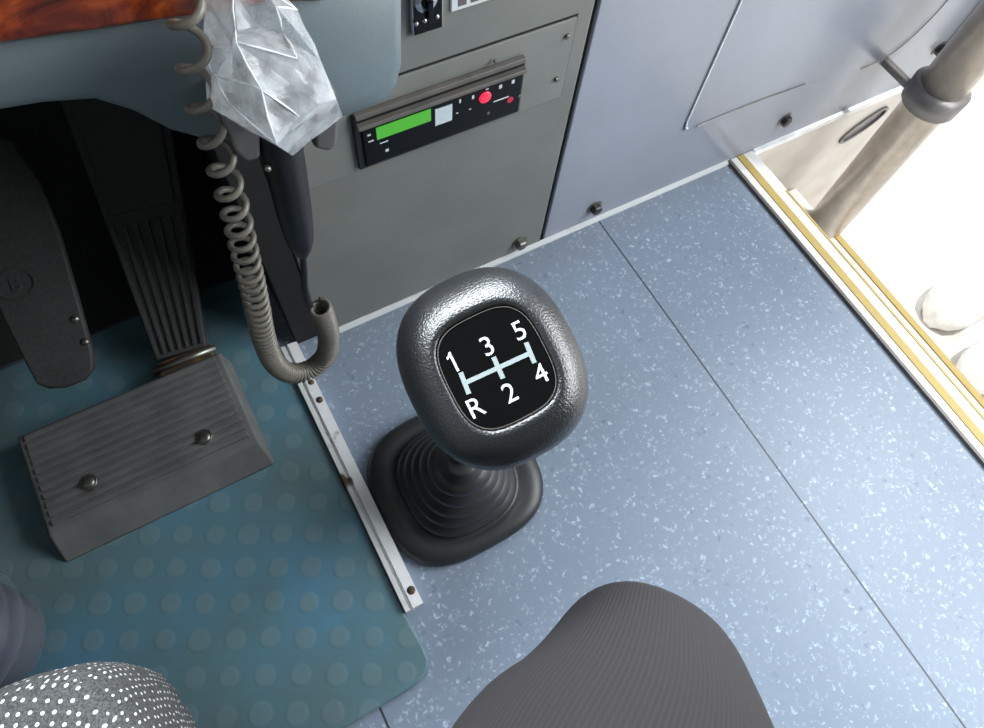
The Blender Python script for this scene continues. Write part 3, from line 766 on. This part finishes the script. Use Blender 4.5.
tag(obj('coiled_cord', bm, m_cordm, smooth=True), 'grey coiled microphone cord looping down beside the pedals and back up', 'cord')

# ================================================================== driver seat, clear tub
se = thing('driver_seat', 'grey driver seat cushion with white-dotted fabric in front of the mat', 'seat', (-0.35, -0.2, 0))
bm = BM()
outl = [(-0.63, 0.125), (-0.30, 0.106), (-0.160, 0.090), (-0.142, 0.085), (-0.133, 0.077), (-0.128, 0.064), (-0.122, 0.03), (-0.116, -0.02), (-0.116, -0.45), (-0.63, -0.45)]
def ins(d): 
    cx_, cy_ = -0.36, -0.18
    return [(x + (d if x < cx_ else -d), y + (d if y < cy_ else -d)) for x, y in outl]
loft(bm, [[(x, y, z) for x, y in ins(d)] for d, z in ((0.012, 0.322), (0.002, 0.335), (0.0, 0.36), (0.0, 0.390), (0.001, 0.405), (0.004, 0.414), (0.010, 0.420), (0.02, 0.423), (0.06, 0.425))])
obj('cushion', bm, m_seat, se, smooth=True)
obj('base', box(BM(), -0.58, -0.16, -0.42, -0.02, 0.011, 0.323), m_black, se, bevel=0.01)

tb = thing('plastic_tub', 'clear plastic tub with double rim standing on the mat beside the seat', 'tub', (-0.372, 0.235, 0.010))
prof = [(0.0005, 0.001), (0.050, 0.001), (0.054, 0.006), (0.062, 0.095), (0.069, 0.097), (0.0705, 0.101), (0.069, 0.105), (0.0645, 0.1065), (0.061, 0.104), (0.0525, 0.009), (0.049, 0.004), (0.0005, 0.004)]
TMx = Matrix.Translation((-0.372, 0.235, 0.010))
obj('bowl', lathe(BM(), prof, 40, TMx), m_clear, tb, smooth=True)
bm = BM(); tr_ = [(-0.372 + 0.0665*math.cos(2*math.pi*k/40), 0.235 + 0.0665*math.sin(2*math.pi*k/40), 0.100) for k in range(41)]
lathe(bm, [(0.0655, 0.072), (0.0695, 0.074), (0.0705, 0.078), (0.0690, 0.082), (0.0615, 0.083)], 40, TMx)
obj('rim', bm, m_clear, tb, smooth=True)
obj('contents', lathe(BM(), [(0.0005, 0.005), (0.050, 0.005), (0.0575, 0.084), (0.0005, 0.085)], 40, TMx), m_purple, tb, smooth=True)

# ================================================================== seated driver's leg
pe = thing('person', 'seated person in grey corduroy trousers, right knee beside the gear shifter', 'person', (0.08, -0.12, 0))
K = [(-0.235, -0.56, 0.520, .090), (-0.155, -0.42, 0.514, .086), (-0.070, -0.280, 0.492, .080), (-0.036, -0.160, 0.456, .081), (0.018, -0.096, 0.436, .078), (0.060, -0.070, 0.422, .065), (0.083, -0.055, 0.398, .050),
     (0.082, -0.066, 0.36, .050), (0.076, -0.110, 0.28, .054), (0.064, -0.185, 0.17, .056), (0.056, -0.240, 0.075, .057), (0.055, -0.248, 0.060, .052)]
cp = catmull(K, 8)
P, F = frames([q[:3] for q in cp])
nseg = 64
me = bpy.data.meshes.new('trousers'); bm = BM(); uvl = bm.loops.layers.uv.new('UVMap')
Rg = []
for i, (p, (t, u, v)) in enumerate(zip(P, F)):
    r = cp[i][3]; rr = []
    for k in range(nseg):
        a = 2*math.pi*k/nseg
        q = p + (u*math.cos(a) + v*math.sin(a)) * r
        wr = noise.noise(Vector((q.x*16, q.y*16, q.z*10))) * 0.004
        rr.append(bm.verts.new(p + (u*math.cos(a) + v*math.sin(a)) * (r + wr)))
    Rg.append(rr)
for i in range(len(Rg) - 1):
    for k in range(nseg):
        f = bm.faces.new((Rg[i][k], Rg[i][(k+1) % nseg], Rg[i+1][(k+1) % nseg], Rg[i+1][k]))
        for lp_, (uu, vv) in zip(f.loops, ((k, i), (k+1, i), (k+1, i+1), (k, i+1))): lp_[uvl].uv = (uu/nseg, vv/len(Rg))
bm.faces.new(Rg[0]); bm.faces.new(Rg[-1])
obj('trousers', bm, m_cord, pe, smooth=True)
bm = BM()
def shoe_rings(ox, oy, oz, ang, L=0.28, W=0.05, hgt=0.075):
    m_ = Matrix.Translation((ox, oy, oz)) @ Matrix.Rotation(ang, 4, 'Z')
    out = []
    for u, wv, hv in ((-0.02, .25, .55), (0.0, .62, .8), (0.06, .78, 1.0), (0.2, .80, 1.08), (0.38, .82, 1.0), (0.55, .92, .82), (0.72, 1.0, .66), (0.86, .92, .58), (0.95, .68, .46), (1.0, .25, .28)):
        ring_ = []
        for k in range(20):
            a = 2*math.pi*k/20
            x = W*wv*math.cos(a); z = hgt*hv*(0.5 + 0.5*math.sin(a))
            if z < 0.004: z = 0.0
            ring_.append(m_ @ Vector((u*L, x, z)))
        out.append(ring_)
    return out
loft(bm, shoe_rings(0.048, -0.315, 0.0005, math.radians(79), L=0.25, hgt=0.085)); obj('shoe', bm, m_ownshoe, pe, smooth=True)

# ================================================================== doorway pole and shoes outside
pb = at(825, 224, 2, -0.2)
hr_ = thing('door_pole', 'bronze metal door pole with grey clamp standing on the step edge', 'pole', (pb.x, pb.y, -0.2))
bm = BM(); tube(bm, [(pb.x, pb.y, -0.199), (pb.x, pb.y, 1.9)], 0.032, 28); obj('tube', bm, m_pole, hr_, smooth=True)
bm = BM(); box(bm, pb.x + 0.0300, pb.x + 0.041, pb.y - 0.010, pb.y + 0.006, -0.199, 1.9); obj('rubber_seal', bm, m_bolt, hr_, bevel=0.002)
pz = at(925, 105, 1, pb.y).z
bm = BM(); lathe(bm, [(0.032, 0), (0.040, 0.002), (0.041, 0.03), (0.032, 0.034)], 24, Matrix.Translation((pb.x, pb.y, pz)))
cl_ = obj('clamp', bm, m_collar, hr_, smooth=True)
bm = BM(); box(bm, pb.x - 0.016, pb.x - 0.004, pb.y + 0.02, YW + 0.003, pz + 0.001, pz + 0.013); obj('clamp_arm', bm, m_collar, cl_, bevel=0.004)

for px, py, rot, lab_ in ((934, 335, 4, 'white shoe on the bright ground outside, the one nearer the front wall'), (978, 410, -3, 'white shoe on the bright ground outside, at the right frame edge')):
    p = at(px, py, 2, -0.42)
    t = thing('shoe', lab_, 'shoe', (p.x, p.y, -0.42), group='white shoes outside the doorway')
    bm = BM(); rg = shoe_rings(p.x + 0.27, p.y + 0.045, -0.4185, math.radians(180 + rot), L=0.27, W=0.055, hgt=0.105)
    loft(bm, rg); obj('upper', bm, m_shoe, t, smooth=True)
    bm = BM(); prism(bm, [q for r in [[ (Matrix.Translation((p.x + 0.27, p.y + 0.045, -0.4195)) @ Matrix.Rotation(math.radians(180+rot), 4, 'Z') @ Vector((0.27*(0.49 + x), y, 0))) for x, y in sup(0.50, 0.047, 2.6, 28)]] for q in r], (0, 0, 0.022))
    obj('sole', bm, m_sole, t)
